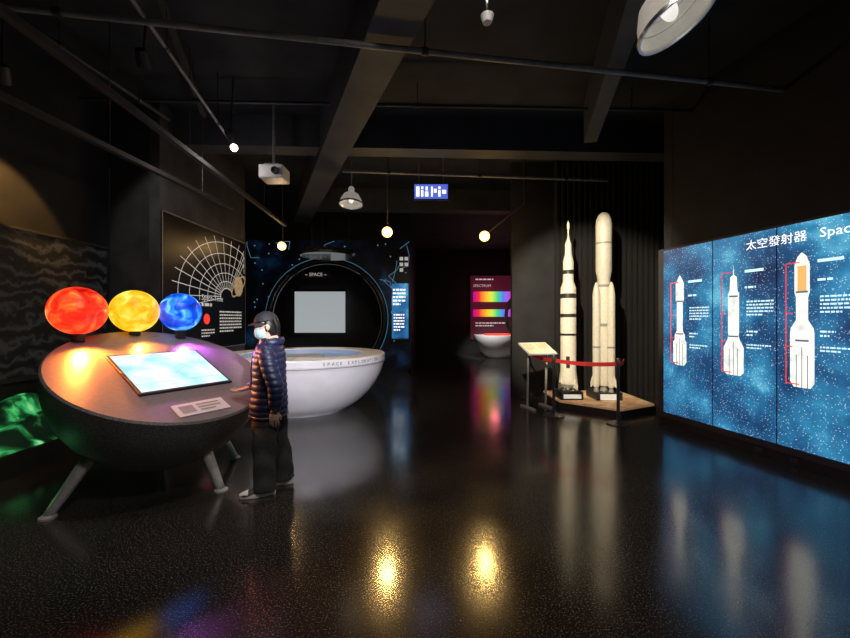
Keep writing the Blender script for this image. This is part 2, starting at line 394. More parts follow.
# projector
a=box('body',(-2.32,5.35,3.47),(-1.98,5.65,3.66),'white',bev=.02); b=rod('pole',(-2.16,5.5,3.66),(-2.16,5.5,H),.02,'pipe')
c=lathe('lens',[(0,0),(.05,0),(.05,.04),(.035,.04),(.03,.02),(0,.02)],'rocketblack',T(-2.08,5.35,3.56)@Matrix.Rotation(math.pi/2,4,'X'),24)
d=box('bracket',(-2.26,5.4,3.66),(-2.06,5.6,3.69),'pipe')
group('ceiling_projector',(-2.16,5.5,3.56),[a,b,c,d])
M['signblue']=mat('sign_blue',(.05,.08,.3),.4,emi=(.10,.16,.75),es=.9)
m4=frame((.11,6.95,3.8),(1,0))
a=box('case',(-.32,-.15,-.04),(.32,.15,0),'rail',m4); b=rects('face',[(-.3,-.13,.3,.13)],'signblue',m4,.002)
c=rects('pictograms',[(-.27,-.09,-.21,.09),(-.18,-.09,-.14,.03),(-.18,.05,-.14,.09),(-.11,-.09,-.05,.0),(-.10,.02,-.06,.09),(0.0,-.09,.03,.09),(.05,-.02,.10,.05),(.13,-.09,.17,.03),(.13,.05,.17,.09),(.2,-.04,.27,.03)],'text',m4,.004)
d=[rod('wire_left',(-.11,6.97,3.95),(-.11,6.97,H),.008,'pipe'),rod('wire_right',(.33,6.97,3.95),(.33,6.97,H),.008,'pipe')]
group('hanging_exit_sign',(.11,6.97,3.8),[a,b,c]+d)
group('smoke_detector',(.42,2.6,3.53),[lathe('body',[(0,-.03),(.03,-.03),(.04,0),(.045,.02),(0,.02)],'white',T(.42,2.6,3.53),24),rod('stem',(.42,2.6,3.55),(.42,2.6,H),.008,'rail')])
def spot(x,y,z,tx,ty,tz,power,col=(1,.66,.3),angle=75,r=.05,vis='bulb',arm=None,pt=0):
    loc=Vector((x,y,z)); d=(Vector((tx,ty,tz))-loc).normalized()
    m4=Matrix.Translation(loc-d*.02)@rot_to(d)
    a=lathe('housing',[(0,-.16),(.05,-.16),(.06,-.12),(r+.02,0),(r+.015,0),(.045,-.08),(0,-.08)],'rail',m4,24)
    b=lathe('lens',[(0,-.03),(r+.005,-.03)],vis,m4,24)
    top=arm or (x,y,H)
    c=rod('stem',loc-d*.1,top,.01,'rail')
    parts=[a,b,c]
    if power: parts.append(light('lamp','SPOT',loc+d*(.02 if not pt else r+.12),power,col,(tx,ty,tz),r,angle))
    if pt: parts.append(light('halo_lamp','POINT',loc+d*(r+.16),pt,col,None,.10))
    if pt: parts.append(ell('bulb',loc+d*.03,(r+.04,)*3,vis,None,20,12))
    if arm: parts.append(rod('arm',arm,(arm[0],arm[1],H),.01,'rail'))
    group('track_spotlight',loc,parts)
spot(-.69,7.04,3.09,-.2,0,1.0,50,(1,.62,.20),pt=17,r=.055)
spot(1.11,7.2,3.05,.6,0,1.0,50,(1,.62,.20),pt=19,arm=(1.85,7.2,3.65),r=.055)
spot(-2.97,8,3.02,-2.0,2,1.0,20,(1,.62,.25),pt=6,r=.045)
spot(-2.46,4.94,3.73,-2.1,6.4,.9,160,(1,.92,.9),70,.006,'bulbw',pt=3)
spot(1.0,-.5,2.95,-1.95,6.3,.55,1700,(.97,.94,1),22,.05,'bulbw')  # added unseen spot behind the camera, brightens the counter bowl and visitor
spot(.2,2.3,3.95,2.80,6.7,1.85,1900,(1,.86,.62),36,.05,'bulbw')
spot(-.5,2.3,4.35,-1.5,3.4,1.0,110,(1,.95,.92),50,.06,'bulbw')  # added spot above the frame, brightens the visitor
spot(-2.0,2.3,4.35,-2.3,3.5,.9,110,(1,.72,.55),50,.06,'bulbw')  # added warm spot above the frame for the console and visitor's face
spot(-2.9,4.0,4.1,-3.75,6.6,1.9,70,(1,.9,.8),60,.05,'bulbw')
spot(-4.05,3.7,3.75,-4.6,4.35,2.78,330,(1,.5,.12),30,.04,'bulbw')
spot(.3,.4,4.3,.3,3.5,0,170,(1,.88,.78),110,.15,'bulbw')  # added wide spot above the frame, lifts the floor tone
# ---------------------------------------------------------------- LED wall
t_=(.2191,-.9757); m4=frame((3.47,5.5,0),t_)
M['led']=emis_noise('led_starfield',[(.30,(.004,.025,.085)),(.45,(.010,.08,.20)),(.58,(.024,.20,.38)),(.75,(.18,.62,.8))],1.8,1.2,stars=1,detail=12,starscale=46,starsize=.24)
segw=.7175; NS=5
parts=[]
Z0,Z1=.175,2.47
parts.append(box('cabinet',(-.12,.10,-.01),(segw*NS+.04,Z1+.03,.045),'rail',m4))
for i in range(NS):
    parts.append(rects('screen_%d'%(i+1),[(i*segw+.006-(0.03 if i==0 else 0),Z0,(i+1)*segw-.006,Z1)],'led',m4,.05))
def rocket_poly(cx,zt,zb,w,kind):
    h=zt-zb
    if kind==0: pr=[(0,0),(.25,.04),(.5,.10),(.5,.28),(.36,.30),(.36,.62),(.6,.66),(.62,.72),(.8,.74),(.8,.96),(.5,1)]
    elif kind==1: pr=[(0,0),(.05,.1),(.3,.12),(.35,.24),(.5,.27),(.5,.62),(.45,.64),(.55,.68),(.9,.75),(.9,.97),(.6,1)]
    else: pr=[(0,0),(.3,.03),(.5,.09),(.5,.3),(.4,.33),(.4,.5),(.75,.56),(.8,.6),(.8,.96),(.55,1)]
    return [(cx+a*w,zt-b*h) for a,b in pr]+[(cx-a*w,zt-b*h) for a,b in pr[::-1][:-1]]
M['ledrocket']=emis_noise('led_rocket_print',[(.30,(.6,.65,.65)),(.55,(1,.97,.85))],9,1.2)
M['ledpanel']=mat('led_text_panel',(.0,.03,.06),.4,emi=(.15,.22,.28),es=.8)
M['orangeprint']=mat('orange_print',(.8,.4,.1),.4,emi=(1,.55,.18),es=.9)
rk=[(.246,2.10,.87,.13,0),(.978,2.15,.84,.13,1),(1.665,2.17,.81,.13,2),(2.42,2.15,.84,.13,0),(3.14,2.15,.84,.13,1)]
for i,(cx,zt,zb,w,k) in enumerate(rk):
    P=rocket_poly(cx,zt,zb,w,k)
    parts.append(flat('rocket_print_%d'%(i+1),[(x,y,.053) for x,y in P],[tuple(range(len(P)))],'ledrocket',m4))
    h=zt-zb
    parts.append(rects('rocket_bands_%d'%(i+1),[(cx-w*.4,zt-h*.3,cx+w*.4,zt-h*.285),(cx-w*.45,zt-h*.66,cx+w*.45,zt-h*.645),(cx-w*.03,zb,cx+w*.03,zt-h*.7),(cx-w*.4,zb,cx-w*.34,zt-h*.76),(cx+w*.34,zb,cx+w*.4,zt-h*.76)],'ledpanel',m4,.055))
    if k==2: parts.append(rects('rocket_fairing_%d'%(i+1),[(cx-w*.3,zt-h*.3,cx+w*.3,zt-h*.10)],'orangeprint',m4,.054))
    x0=cx-.14
    parts.append(ribbon('red_bracket_%d'%(i+1),[[(cx-.02,zt-.1),(x0,zt-.1),(x0,zb+.03),(cx-.02,zb+.03)],[(x0,zt-h*.45),(x0+.06,zt-h*.45)],[(x0,zt-h*.7),(x0+.06,zt-h*.7)]],.011,'redline',m4,.056))
    xt=cx+.13
    parts.append(rects('text_rows_%d'%(i+1),[(xt,zt-.12,xt+.2,zt-.09)]+textblock(xt,zt-.3,.2,1,.03,i)+textblock(xt+.02,zt-.46,.28,5,.022,i+9)+textblock(xt+.02,zt-.80,.12,2,.024,i+20)+textblock(xt+.02,zt-.95,.26,2,.02,i+30),'cyantext',m4,.055))
parts.append(text('title_chinese','太空發射器',.118,'text',m4@T(1.12,2.29,.056)))
parts.append(text('title_english','Space Launchers',.13,'text',m4@T(1.81,2.29,.056)))
parts.append(box('plinth',(-.12,0,-.01),(segw*NS+.04,.10,.03),'black',m4))
for x in (1.2,1.55):
    parts.append(box('socket_%d'%(x*10),(x,.03,.03),(x+.08,.07,.04),'rail',m4))
group('led_video_wall',(3.8,4.0,1.3),parts)
# ---------------------------------------------------------------- rockets
M['terrain']=mat('orange_terrain',(.60,.25,.08),.6,col2=(.95,.75,.48),nscale=5,bump=.4,emi=(1,.55,.25),es=.14)  # faint emission added so the platform surface looks more brightly lit
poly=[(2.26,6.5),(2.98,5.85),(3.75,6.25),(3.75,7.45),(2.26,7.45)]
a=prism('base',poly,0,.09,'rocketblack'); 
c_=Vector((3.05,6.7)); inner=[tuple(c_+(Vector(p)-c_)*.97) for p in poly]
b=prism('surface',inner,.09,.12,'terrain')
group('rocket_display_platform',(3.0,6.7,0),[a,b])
def rocket_saturn(x,y,z0):
    P=[(0,.05),(.10,.05),(.155,.12),(.155,.16),(.132,.34),(.132,.62),(.132,.66),(.132,.95),(.132,.99),(.132,1.27),(.132,1.33),(.132,1.60),(.132,1.68),(.128,1.78),(.088,1.90),(.088,2.02),(.088,2.09),(.088,2.24),(.06,2.36),(.055,2.45),(.055,2.54),(.02,2.64),(.012,2.65),(.012,2.80),(.022,2.81),(.022,2.9),(0,2.97)]
    blk={7,9,11,15}
    parts=[lathe('stage_stack',P,['rocketwhite','rocketblack'],T(x,y,z0),40,True,lambda k:1 if k in blk else 0)]
    for i in range(4):
        an=i*math.pi/2+.4
        m4=T(x,y,z0)@Matrix.Rotation(an,4,'Z')
        parts.append(prism('fin_%d'%(i+1),[(.12,.06),(.22,.03),(.22,.10),(.13,.24)],-.008,.008,'rocketwhite',m4@Matrix.Rotation(math.pi/2,4,'X')))
        an+=.78
        parts.append(lathe('engine_%d'%(i+1),[(.045,0),(.03,.05),(.02,.08),(0,.08)],'rocketgrey',T(x+.08*math.cos(an),y+.08*math.sin(an),z0-.02),16))
        m5=T(x,y,z0)@Matrix.Rotation(an,4,'Z')
        parts.append(box('roll_stripe_%d'%(i+1),(.118,-.03,.40),(.1345,.03,.60),'rocketblack',m5))
    for i in range(3):
        an=i*2.1; parts.append(rod('tower_strut_%d'%(i+1),(x+.035*math.cos(an),y+.035*math.sin(an),z0+2.58),(x,y,z0+2.72),.005,'rocketwhite',6))
    parts.append(box('plinth',(x-.19,y-.19,.12),(x+.19,y+.19,z0-.0),'rocketblack',bev=.01))
    parts.append(box('plinth_label',(x-.15,y-.196,.15),(x+.15,y-.191,z0-.04),'textdim'))
    for i in range(4):
        an=i*math.pi/2+.78; parts.append(rod('support_%d'%(i+1),(x+.13*math.cos(an),y+.13*math.sin(an),z0-.01),(x+.11*math.cos(an),y+.11*math.sin(an),z0+.1),.012,'rocketgrey',8))
    group('white_moon_rocket_model',(x,y,z0),parts)
rocket_saturn(2.5,6.72,.26)
def rocket_boost(x,y,z0):
    P=[(0,.04),(.085,.04),(.105,.12),(.105,1.05),(.105,1.10),(.105,1.72),(.105,1.76),(.105,1.86),(.132,2.0),(.132,2.45),(.132,2.48),(.132,2.78),(.12,2.88),(.09,2.95),(.05,2.99),(0,3.0)]
    P=[(a,b_*1.02) for a,b_ in P]
    parts=[lathe('core_stage',P,['rocketwhite','rocketgrey'],T(x,y,z0),40,True,lambda k:1 if k in(3,5,9) else 0)]
    for i in range(4):
        an=i*math.pi/2+.35; bx=x+.165*math.cos(an); by=y+.165*math.sin(an)
        parts.append(lathe('booster_%d'%(i+1),[(0,.03),(.045,.03),(.062,.1),(.062,.7),(.062,.73),(.062,1.62),(.045,1.74),(.02,1.82),(0,1.84)],['rocketwhite','rocketgrey'],T(bx,by,z0),28,True,lambda k:1 if k==3 else 0))
        parts.append(lathe('nozzle_%d'%(i+1),[(.045,-.05),(.03,.03),(0,.03)],'rocketgrey',T(bx,by,z0),16))
        m5=T(bx,by,z0)@Matrix.Rotation(an,4,'Z')@Matrix.Rotation(math.pi/2,4,'X')
        parts.append(prism('fin_%d'%(i+1),[(.05,.08),(.12,.03),(.12,.12),(.055,.26)],-.006,.006,'rocketwhite',m5))
    parts.append(lathe('core_nozzle',[(.07,-.05),(.05,.04),(0,.04)],'rocketgrey',T(x,y,z0),20))
    parts.append(box('plinth',(x-.22,y-.22,.12),(x+.22,y+.22,z0-.05),'rocketblack',bev=.01))
    parts.append(box('plinth_label',(x-.16,y-.226,.13),(x+.16,y-.221,z0-.07),'textdim'))
    group('white_booster_rocket_model',(x,y,z0),parts)
rocket_boost(3.12,6.72,.30)
def post(x,y):
    P=[(0,0),(.16,0),(.16,.015),(.06,.035),(.025,.05),(.022,.06),(.022,.9),(.032,.9),(.032,.97),(.02,1.0),(0,1.0)]
    return lathe('post',[(a,b_*.94) for a,b_ in P],'post',T(x,y,0),24)
M['post']=mat('post_black_metal',(.08,.08,.08),.35,.6,noise=.1)
def belt(p,q):
    v=[];f=[]
    for i in range(13):
        t=i/12; x=p[0]+(q[0]-p[0])*t; y=p[1]+(q[1]-p[1])*t; sg=-.03*4*t*(1-t)
        v+=[(x,y,.83+sg),(x,y,.89+sg)]
        if i: f.append((2*i-2,2*i,2*i+1,2*i-1))
    o=mesh('belt',v,f,'red'); md=o.modifiers.new('s','SOLIDIFY'); md.thickness=.006; return o
A=(2.0,5.98);B=(2.76,5.50)
pa=post(*A);pb=post(*B);pc=post(1.95,7.3)
group('red_belt_barrier',(*B,0),[pa,pb,pc,belt(A,B),belt(A,(1.95,7.3)),belt(B,(3.10,6.0))])
R=T(1.90,6.5,0)@Matrix.Rotation(math.radians(18),4,'Z')
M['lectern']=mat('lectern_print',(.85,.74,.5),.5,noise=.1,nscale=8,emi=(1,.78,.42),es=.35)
tilt=R@T(0,0,1.0)@Matrix.Rotation(math.radians(26),4,'X')
a=box('board',(-.27,-.19,-.015),(.27,.19,.015),'white',tilt,bev=.006); b=rects('printed_sheet',[(-.25,-.17,.25,.17)],'lectern',tilt,.017)
c=rects('printed_text',textblock(-.22,.12,.18,6,.02,4)+textblock(.02,.12,.2,6,.02,5),'rocketgrey',tilt,.019)
lg=[]
for sx in(-.18,.18):
    lg.append(rod('leg_%d'%(1 if sx<0 else 2),R@Vector((sx,.03,.03)),R@Vector((sx,.0,.98)),.018,'leg')); lg.append(box('foot_%d'%(1 if sx<0 else 2),(sx-.03,-.18,0),(sx+.03,.2,.03),'leg',R))
group('information_lectern',(1.90,6.5,0),[a,b,c]+lg)
# ---------------------------------------------------------------- round white counter
cx,cy=-2.06,6.55
prof=[(0,0),(.72,0),(.74,.02),(.86,.08),(.98,.17),(1.12,.31),(1.22,.45),(1.3,.6),(1.345,.74),(1.365,.82),(1.37,.825),(1.37,.91),(1.355,.925),(1.0,.925),(.98,.91),(.98,.84),(0,.84)]
M['counter']=mat('counter_white',(.8,.78,.82),.3,noise=.04,nscale=4,coat=.3); M['countertop']=mat('counter_top',(.75,.68,.58),.3,noise=.05,coat=.3); M['counterin']=mat('counter_inset_blue',(.25,.32,.45),.3,emi=(.3,.45,.7),es=.10)
a=lathe('shell',prof,['counter','countertop','counterin'],T(cx,cy,0),96,True,lambda k:1 if 11<=k<=13 else (2 if k>=14 else 0))
gr=lathe('groove',[(1.36,.80),(1.373,.80),(1.373,.812),(1.36,.812)],'rocketgrey',T(cx,cy,0),96)
hub=lathe('inner_globe_stand',[(.0,.84),(.35,.84),(.33,.88),(0,.90)],'rocketgrey',T(cx,cy,0),48)
tx=[]
for i,ch in enumerate('SPACE EXPLORATION'):
    if ch==' ': continue
    an=math.radians(-62+i*2.6)
    nn=Vector((math.cos(an),math.sin(an),0)); p=Vector((cx,cy,.845))+nn*1.373
    tx.append(text('letter_%d'%i,ch,.065,'rocketblack',frame(p,(-math.sin(an),math.cos(an)))))
group('round_white_exhibit_counter',(cx,cy,0),[a,gr,hub]+tx)
# ---------------------------------------------------------------- star console
C0=Vector((-2.39,3.57,1.0)); s_=.45
d=Vector((.862,-.507,0)).normalized(); e1=(d+Vector((0,0,-s_))).normalized(); e2=Vector((-d.y,d.x,0)); n3=e1.cross(e2)
LM=Matrix.Identity(4)
for i in range(3): LM[i][0]=e1[i];LM[i][1]=e2[i];LM[i][2]=n3[i];LM[i][3]=C0[i]
R0=.85
M['shell']=mat('console_charcoal',(.07,.07,.075),.5,col2=(.17,.17,.175),nscale=70,bump=.25)
M['ctop']=mat('console_top',(.24,.20,.22),.36,noise=.08,nscale=30)
prof=[(0,-R0)]+[(R0*math.sin(t*math.pi/48),-R0*math.cos(t*math.pi/48)) for t in range(1,25)]+[(R0,.015),(R0-.015,.03)]
parts=[lathe('bowl_shell',prof,'shell',LM,96)]
parts.append(lathe('top_deck',[(R0-.015,.03),(0,.03)],'ctop',LM,96))
m,nt,b=new_mat('touch_screen'); M['touch']=m
tc=nt.nodes.new('ShaderNodeTexCoord'); n=nt.nodes.new('ShaderNodeTexNoise'); n.inputs['Scale'].default_value=3.5
nt.links.new(tc.outputs['Object'],n.inputs['Vector']); r=ramp(nt,[(.3,(.25,.65,1)),(.5,(.6,.88,1)),(.68,(.95,1,1))])
nt.links.new(n.outputs['Fac'],r.inputs['Fac']); nt.links.new(r.outputs['Color'],b.inputs['Emission Color']); b.inputs['Emission Strength'].default_value=1.25; b.inputs['Base Color'].default_value=(.02,.02,.02,1); b.inputs['Roughness'].default_value=.1
SM=LM@T(.02,0.02,.03)
parts.append(box('screen_bezel',(-.345,-.395,0),(.345,.395,.02),'rocketblack',SM,bev=.006))
parts.append(rects('screen_face',[(-.32,-.37,.32,.37)],'touch',SM,.0215))
M['scrblue']=mat('screen_graphic',(.1,.3,.6),.3,emi=(.25,.6,.95),es=.9)
parts.append(ribbon('screen_graphic',[[(-.2,-.3),(-.2,.1)],[(-.12,-.3),(-.12,.25)],[(.2,-.3),(.2,.3)],[(.0,-.1),(.08,.0),(.0,.1),(.08,.2)]],.006,'scrblue',SM,.0225))
QM=LM@T(.66,-.03,.032)
parts.append(box('label_plate',(-.085,-.21,0),(.085,.21,.008),'white',QM)); parts.append(rects('label_text',[(-.05,-.17,.05,-.06),(-.05,-.03,-.03,.16),(-.01,-.03,.01,.16),(.03,-.03,.05,.1)],'rocketgrey',QM,.0095))
M['sred']=emis_noise('red_star',[(.3,(.35,.0,.0)),(.48,(.95,.03,.01)),(.6,(1,.14,.02)),(.72,(1,.55,.2))],6,1.4,distort=1.2)
M['syel']=emis_noise('yellow_star',[(.3,(.95,.25,.0)),(.5,(1,.50,.01)),(.68,(1,.8,.15))],8,1.3,distort=.8)
M['sblu']=emis_noise('blue_star',[(.3,(.0,.02,.35)),(.5,(.0,.08,.85)),(.6,(.05,.35,1)),(.72,(.4,.8,1))],7,1.3,distort=1)
for nm,p,rr,mk,lc,lp in (('red',(-3.135,3.48,1.575),.215,'sred',(1,.24,.03),120),('yellow',(-2.97,3.94,1.58),.213,'syel',(1,.30,.04),60),('blue',(-2.68,4.22,1.577),.205,'sblu',(.6,.12,.9),42)):
    P=Vector(p); parts.append(ell(nm+'_star_globe',p,(rr,rr,rr),mk,None,48,32))
    zd=C0.z+ .03 - s_*((p[0]-C0.x)*d.x+(p[1]-C0.y)*d.y)
    parts.append(rod(nm+'_globe_peg',(p[0],p[1],zd),(p[0],p[1],p[2]-rr+.02),.05,'rocketblack',24))
    q=Vector((p[0],p[1],zd))+e1*.10+n3*.13
    parts.append(light(nm+'_added_deck_glow','SPOT',q,lp,lc,tuple(q+e1*.9-n3*.10),.05,130,1))  # unseen lamp added under the globe to tint the deck with its glow
for i,(top,foot) in enumerate((((-2.66,3.05,.40),(-2.84,2.90,.0)),((-1.98,3.42,.42),(-1.78,3.36,.0)),((-2.75,4.05,.42),(-2.95,4.3,.0)),((-2.15,3.95,.40),(-2.05,4.15,0)))):
    f=Vector(foot)+Vector((0,0,.015))
    parts.append(tube('leg_%d'%(i+1),[(*top,.05,.05),(*(Vector(top).lerp(f,.5)),.042,.042),(*f,.034,.034)],'leg',16,3))
    parts.append(lathe('foot_%d'%(i+1),[(0,0),(.055,0),(.055,.015),(.03,.03),(0,.03)],'leg',T(foot[0],foot[1],0),24))
group('star_comparison_console',(-2.42,3.62,0),parts)
# ---------------------------------------------------------------- mural + green relief
M['mural']=mat('moonscape_print',(.02,.022,.022),.5,col2=(.09,.1,.1),nscale=1.5)
nt=M['mural'].node_tree
w=nt.nodes.new('ShaderNodeTexWave'); w.bands_direction='Z'; w.inputs['Scale'].default_value=1.9; w.inputs['Distortion'].default_value=18; w.inputs['Detail'].default_value=10; w.inputs['Detail Scale'].default_value=.9; w.inputs['Detail Roughness'].default_value=.65
tc=nt.nodes.new('ShaderNodeTexCoord'); nt.links.new(tc.outputs['Object'],w.inputs['Vector'])
r=ramp(nt,[(0,(.006,.006,.007)),(.6,(.012,.013,.014)),(1,(.05,.053,.055))]); nt.links.new(w.outputs['Fac'],r.inputs['Fac']); nt.links.new(r.outputs['Color'],nt.nodes['Principled BSDF'].inputs['Base Color'])
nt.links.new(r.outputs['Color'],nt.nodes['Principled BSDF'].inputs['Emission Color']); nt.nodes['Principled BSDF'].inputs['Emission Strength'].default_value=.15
a=box('print',(-4.595,.5,.85),(-4.55,5.5,2.5),'mural'); b=box('frame_top',(-4.6,.5,2.5),(-4.53,5.5,2.53),'rail'); c=box('frame_bottom',(-4.6,.5,.80),(-4.53,5.5,.85),'rail')
group('moonscape_mural',(-4.57,3,1.6),[a,b,c])
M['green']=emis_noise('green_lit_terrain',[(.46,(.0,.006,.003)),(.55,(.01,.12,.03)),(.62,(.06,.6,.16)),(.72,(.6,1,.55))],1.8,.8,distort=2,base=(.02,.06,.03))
vs=[];fs=[];nx,ny=24,60
for j in range(ny+1):
    for i in range(nx+1):
        u=i/nx; v=j/ny; x=-4.58+u*.68; y=1.6+v*3.3
        z=.22+.36*(1-u)**.8*(.85+.2*math.sin(v*17))+.05*math.sin(u*13+v*9)*(1-u)+.03*math.sin(v*41)*u*(1-u)
        vs.append((x,y,max(.005,z+.01)))
for j in range(ny):
    for i in range(nx):
        o=j*(nx+1)+i; fs.append((o,o+1,o+nx+2,o+nx+1))
tr=mesh('terrain_surface',vs,fs,'green',None,True)
pl=box('plinth',(-4.59,1.58,0),(-3.88,4.92,.22),'black')
gl=light('green_lamp','POINT',(-3.40,2.95,.14),.8,(.15,1,.3),None,.04)
gf=lathe('green_lamp_housing',[(0,0),(.05,0),(.05,.05),(.03,.07),(0,.07)],'rocketblack',T(-3.40,2.95,0),16)
group('green_lit_terrain_relief',(-4.1,3.3,0),[tr,pl,gl,gf])
# ---------------------------------------------------------------- poster
pm=frame((-3.79,5.5,0),(.05,2.5))
a=box('board',(.02,.98,.0),(2.46,3.06,.025),'poster',pm)
fr=ribbon('frame',[[(.02,.98),(2.46,.98),(2.46,3.06),(.02,3.06),(.02,.98)]],.02,'pipe',pm,.027)
L=[];cxp,cyp=1.75,1.92
for k in range(15):
    an=math.radians(40+k*11); L.append([(cxp+.2*math.cos(an),cyp+.14*math.sin(an)),(cxp+1.55*math.cos(an),cyp+1.1*math.sin(an))])
for rr in (.22,.4,.62,.86,1.12,1.4):
    L.append([(cxp+rr*math.cos(math.radians(q)),cyp+rr*.71*math.sin(math.radians(q))) for q in range(40,196,6)])
def clip(l):
    out=[]; 
    for x,y in l: out.append((min(2.4,max(.08,x)),min(3.0,max(1.0,y))))
    return out
L=[clip(l) for l in L]
gd=ribbon('space_time_grid',L,.011,'textdim',pm,.028)
M['saturn']=mat('planet_print',(.7,.55,.35),.5,noise=.15,nscale=20,emi=(.8,.6,.35),es=.2)
pl=flat('planet',[(2.18+.17*math.cos(q*.2094),2.15+.2*math.sin(q*.2094),.029) for q in range(30)],[tuple(range(30))],'saturn',pm)
rg=ribbon('planet_ring',[[(2.18+.26*math.cos(q*.2094),2.15+.14*math.sin(q*.2094)+.16*math.cos(q*.2094)) for q in range(31)]],.03,'saturn',pm,.03)
tt=rects('poster_text',textblock(.95,1.72,.5,1,.07,1)+textblock(1.5,1.62,.8,7,.035,2)+textblock(.95,1.3,.4,3,.03,7),'textdim',pm,.0285)
t2=text('poster_title','Space-Time',.14,'textdim',pm@T(.95,1.82,.0285))
rd=flat('red_badge',[(1.1+.09*math.cos(q*.314),1.5+.09*math.sin(q*.314),.029) for q in range(20)],[tuple(range(20))],'redline',pm)
group('space_poster',(-3.7,6.7,1.9),[a,fr,gd,pl,rg,tt,t2,rd])
# ---------------------------------------------------------------- person
M['jacket']=mat('navy_puffer_nylon',(.014,.019,.058),.42,noise=.2,nscale=30)
M['pants']=mat('charcoal_trousers',(.04,.04,.04),.8,noise=.25,nscale=60,bump=.2)
M['skin']=mat('skin',(.62,.40,.29),.5,noise=.05,nscale=20)
M['hair']=mat('black_hair',(.008,.007,.007),.4,noise=.3,nscale=80)
M['cap']=mat('cap_black',(.015,.016,.022),.7,noise=.2,nscale=60)
M['mask']=mat('surgical_mask_blue',(.50,.74,.82),.7,noise=.06,nscale=60)
M['eyew']=mat('eye_white',(.8,.8,.8),.2); M['eyeb']=mat('eye_iris',(.02,.01,.01),.1)
M['shoew']=mat('shoe_white',(.8,.8,.8),.5,noise=.05); M['shoed']=mat('shoe_dark',(.06,.06,.065),.6,noise=.1)
BP=Vector((-1.37,3.38,0)); th=math.radians(104)
PM=Matrix.Translation(BP)@Matrix.Rotation(th,4,'Z')
geos=[]
torso=[(0,0,.655,.165,.135),(0,0,.67,.182,.148),(0,0,.74,.19,.155),(0,-.005,.86,.178,.145),(0,-.005,1.0,.172,.135),(0,-.005,1.12,.185,.135),(0,-.01,1.2,.185,.125),(0,-.012,1.26,.14,.105),(0,-.01,1.30,.085,.085),(0,.0,1.345,.074,.078)]
geos.append(tube_geo(torso,32,5))
for s,ax,ay,fy in((-1,-.10,.02,.02),(1,.11,-.10,-.1)):
    geos.append(tube_geo([(s*.075,0,.80,.09,.12),(s*.085,ay*.3,.66,.095,.115),(s*.092,ay*.6+.01,.45,.085,.10),(ax,ay,.22,.078,.09),(ax,ay,.06,.08,.095),(ax,ay,.045,.07,.085)],22,5))
geos.append(tube_geo([(-.13,-.01,1.225,.06,.06),(-.195,-.015,1.19,.068,.068),(-.235,-.05,1.06,.064,.064),(-.245,-.085,.95,.06,.06),(-.235,-.085,.85,.055,.055),(-.225,-.075,.765,.046,.046),(-.225,-.072,.755,.04,.04)],20,5))
geos.append(tube_geo([(.13,-.01,1.225,.06,.06),(.195,-.015,1.19,.068,.068),(.235,-.02,1.06,.064,.064),(.24,.0,.98,.06,.06),(.22,.08,.92,.055,.055),(.19,.17,.88,.046,.046),(.188,.178,.878,.04,.04)],20,5))
geos.append(tube_geo([(0,-.0,1.28,.055,.058),(0,.005,1.34,.05,.053),(0,.012,1.40,.052,.056)],18,4))
HM_R=Matrix.Rotation(math.radians(26),3,'Z')@Matrix.Rotation(math.radians(-8),3,'X')
HC=Vector((0,.025,1.435))
def hgeo(c,r,rr=None):
    g=ell_geo((0,0,0),r,24,16); return [HC+HM_R@(v+Vector(c)) for v in g[0]],g[1]
geos.append(hgeo((0,-.008,.022),(.072,.088,.085)))
geos.append(hgeo((0,.018,-.035),(.056,.062,.072)))
geos.append(hgeo((0,.085,-.018),(.012,.016,.020)))
geos.append(hgeo((-.03,.055,-.02),(.025,.022,.022))); geos.append(hgeo((.03,.055,-.02),(.025,.022,.022)))
body=fuse('body',geos,.0075,['skin','jacket','pants'],PM,2)
me=body.data
for p in me.polygons:
    c=p.center
    if c.z>1.335 or (c.z>1.3 and math.hypot(c.x,c.y)<.062): p.material_index=0
    elif c.z>.66: p.material_index=1
    else: p.material_index=2
nrm=[v.normal.copy() for v in me.vertices]
for v,nn in zip(me.vertices,nrm):
    z=v.co.z
    if .67<z<1.33:
        k=abs(math.sin(math.pi*(z-.67)/.055)); v.co+=nn*(.009*(k**.6)-.003)
    elif z<.6:
        v.co+=nn*.004*math.sin(z*30+v.co.x*40)
parts=[body]
parts.append(tube('hood_roll',[(.09*math.sin(a),-.02-.085*math.cos(a),1.315-.02*abs(math.sin(a/1)),.028,.034) for a in [x*.25-1.9 for x in range(16)]],'jacket',14,2,PM))
parts.append(tube('front_zip',[(0,.152,.68,.006,.006),(0,.142,.9,.006,.006),(0,.142,1.12,.006,.006),(0,.075,1.32,.006,.006)],'rocketblack',8,4,PM))
parts.append(tube('hem_band',[(.185*math.cos(a),.15*math.sin(a),.668,.014,.014) for a in [x*math.pi/16 for x in range(33)]],'jacket',8,1,PM))
HH=PM@Matrix.Translation(HC)@HM_R.to_4x4()
def shell(name,r,c,keep,mk,seg=40,rings=30,th=.006,M4=HH,rough=0):
    vs,fs=ell_geo(c,r,seg,rings)
    fs=[f for f in fs if len(f)==4 and keep(sum((Vector(vs[i]) for i in f),Vector())/4)]
    o=mesh(name,vs,fs,mk,M4,True)
    bm=bmesh.new(); bm.from_mesh(o.data); bmesh.ops.delete(bm,geom=[v for v in bm.verts if not v.link_faces],context='VERTS'); bm.to_mesh(o.data); bm.free()
    md=o.modifiers.new('s','SOLIDIFY'); md.thickness=th; return o
parts.append(shell('hair_cap',(.081,.098,.098),(0,-.012,.02),lambda v:v.y<.028 or v.z>.055,'hair'))
parts.append(tube('hair_back',[(0,-.06,.06,.075,.045),(0,-.075,0,.078,.042),(0,-.075,-.06,.07,.036),(0,-.068,-.11,.06,.028),(0,-.06,-.145,.04,.012)],'hair',22,5,HH))
